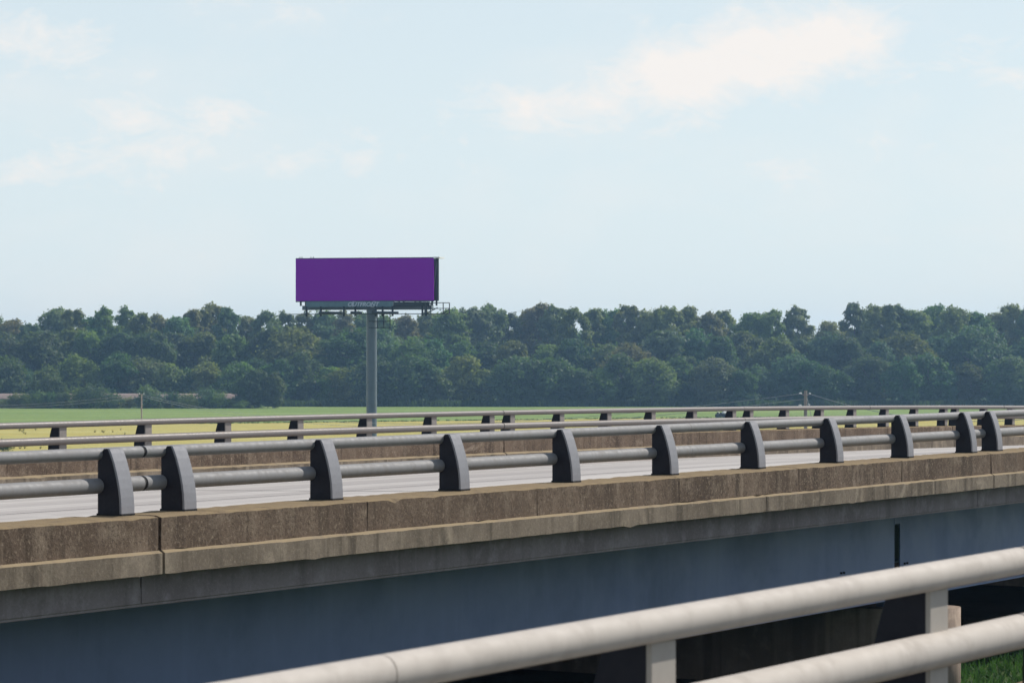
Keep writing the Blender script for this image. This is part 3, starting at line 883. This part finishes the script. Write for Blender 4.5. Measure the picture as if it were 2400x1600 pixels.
for x in np.arange(-480, 2880, 54):
    px = x + random.uniform(-14, 14)
    H = random.uniform(8.0, 12.0)
    tint = pick("dark green", "bluish green", "dark green") if px > 1560 else pick("dull green", "yellowish green", "dark green", "dull green", "dark green")  # right-hand front trees also coloured darker for the side shade
    if px < 600: H = random.uniform(8, 13)
    front.append((px, random.uniform(684, 693), H, random.uniform(.95, 1.3), tint, 0))
for px, H in ((566, 6.5), (598, 8.5), (640, 7.5), (115, 7.0), (140, 5.5)):
    front.append((px, 661, H, .95, "dark green", 0))
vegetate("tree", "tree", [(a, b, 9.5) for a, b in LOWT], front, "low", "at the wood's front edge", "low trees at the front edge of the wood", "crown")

# railway bank at the left: ballast on a low embankment, scrub in front of it
mb = MB()
xs = [(-520, 1), (-300, 1), (-106, 1), (-86, 1), (-70, 1), (-61, 1), (-58, .6), (-56, .0)]
mb2 = MB()
rings, rings2 = [], []
for x, f in xs:
    rings.append([mb.bm.verts.new((x, y, z * f - .05)) for y, z in ((660, 0), (666, 1.9), (667.4, 2.55), (671.5, 2.85), (675, 2.85), (681, 0))])
    if x < -60: rings2.append([mb2.bm.verts.new((x, y, z * f + .01)) for y, z in ((666.1, 2.0), (667.4, 2.75), (668.2, 3.05), (673.6, 3.12), (675.1, 2.86))])
for rr, m_ in ((rings, mb), (rings2, mb2)):
    for a, b in zip(rr, rr[1:]):
        for i in range(len(a) - 1): m_.bm.faces.new((a[i], a[i + 1], b[i + 1], b[i]))
o = mb.build("railway_embankment", M['ground']); tag(o, kind='structure')
o = mb2.build("track_ballast", M['ballast']); tag(o, kind='structure')
bush = []
for x in np.arange(-420, 590, 30):
    px = x + random.uniform(-7, 7)
    bush.append((px, random.uniform(656, 662), random.uniform(1.5, 2.5), random.uniform(1.5, 2.1), pick("dull green", "yellowish green", "dull green"), 0))
for px, H in ((60, 3.4), (190, 4.6), (222, 5.4), (338, 5.0), (352, 4.2), (485, 4.6), (30, 3.4), (150, 3.6), (120, 3.6), (208, 3.8), (-60, 4), (-140, 4.5), (78, 4.0), (96, 3.7), (268, 3.5), (404, 3.6), (440, 3.4), (512, 3.7)):
    bush.append((px, random.uniform(655, 659), H, random.uniform(.8, 1.15), pick("dark green", "dull green", "bluish green"), 0))
vegetate("bush", "bush", [(a, b, 3.6) for a, b in BUSH], bush, "rounded", "on the railway bank", "bushes along the railway bank", "foliage")
nbush = empty("bush", ((8 - 1200) / F * 352, 352, 0), .5)
tag(nbush, "small leafy green bush in the yellow crop at the extreme left edge", "bush")
c = link("foliage", BUSH[0][0], nbush); c.scale = (.42, .42, .40); c.color = (.06, .10, .03, 1)
c = link("stem", BUSH[0][1], nbush); c.scale = (.42, .42, .40)

def tufts(name, label_kind, spots, blade, per, h, mat, color=None):
    vs = []
    for X, Y, z in spots:
        n = per
        a = rng.uniform(0, 6.28, n); r = rng.uniform(0, blade * 3, n)
        base = np.stack([X + r * np.cos(a), Y + r * np.sin(a), np.full(n, z)], 1)
        tip = base + np.stack([rng.normal(0, h * .3, n), rng.normal(0, h * .3, n), h * rng.uniform(.5, 1.1, n)], 1)
        w = np.stack([np.cos(a + 1.3), np.sin(a + 1.3), np.zeros(n)], 1) * blade
        q = np.stack([base - w, base + w, tip + w * .25, tip - w * .25], 1)
        vs.append(q.reshape(-1, 3))
    o = link(name, quads_mesh(name, np.concatenate(vs), mat)); tag(o, kind='stuff')
    if color: o.color = color
    return o
# grass on the lit bank between the bridges
gs = []
for i in range(15000):
    s = random.uniform(10, 36); y = random.uniform(-9.5, 3.4)
    gs.append((BM[0] + DX * s - DY * y, BM[1] + DY * s + DX * y, BANK))
tufts("grass", None, gs, .012, 5, .16, M['grass'])
ws = []
for i in range(22):
    px = random.choice((random.uniform(20, 130), random.uniform(20, 330), random.uniform(30, 60))); Y = random.choice((random.uniform(430, 470), random.uniform(430, 470), 364))
    ws.append(((px - 1200) / F * Y, Y, 0))
tufts("weeds", None, ws, .035, 16, .45, M['leaf'], (.22, .19, .08, 1))
es = []
for i in range(900):                          # rank growth along the boundary of the two crops
    t = random.uniform(-170, 130)
    for (xa, ya), (xb, yb) in zip(EDGE, EDGE[1:]):
        if xa <= t <= xb: yy = ya + (yb - ya) * (t - xa) / (xb - xa)
    es.append((t, yy + random.uniform(-2, 2), 0))
ug = []
for i in range(2600):                         # dark brush at the foot of the wood
    Y = random.uniform(679, 683); px = random.uniform(-500, 2900)
    if px < 640: Y = random.uniform(684, 687)
    ug.append(((px - 1200) / F * Y, Y, 0))
tufts("brush", None, ug, .17, 9, 1.5, M['leaf'], (.06, .095, .045, 1))
tufts("undergrowth", None, es, .14, 8, .22, M['leaf'], (.06, .11, .04, 1))

# ------------------------------------------------------------------ haze
mb = MB(); mb.box(-1400, 1400, -1400, 1400, -1.5, 30)
hz = mb.build("haze", bpy.data.materials.new("haze")); tag(hz, kind='stuff')
hm = hz.data.materials[0]; hm.use_nodes = True; hm.node_tree.nodes.clear()
ho = hm.node_tree.nodes.new("ShaderNodeOutputMaterial"); hv = hm.node_tree.nodes.new("ShaderNodeVolumePrincipled")
hv.inputs["Color"].default_value = (.40, .67, 1.0, 1); hv.inputs["Density"].default_value = 2.4e-4; hv.inputs["Anisotropy"].default_value = .3
hm.node_tree.links.new(hv.outputs[0], ho.inputs["Volume"])
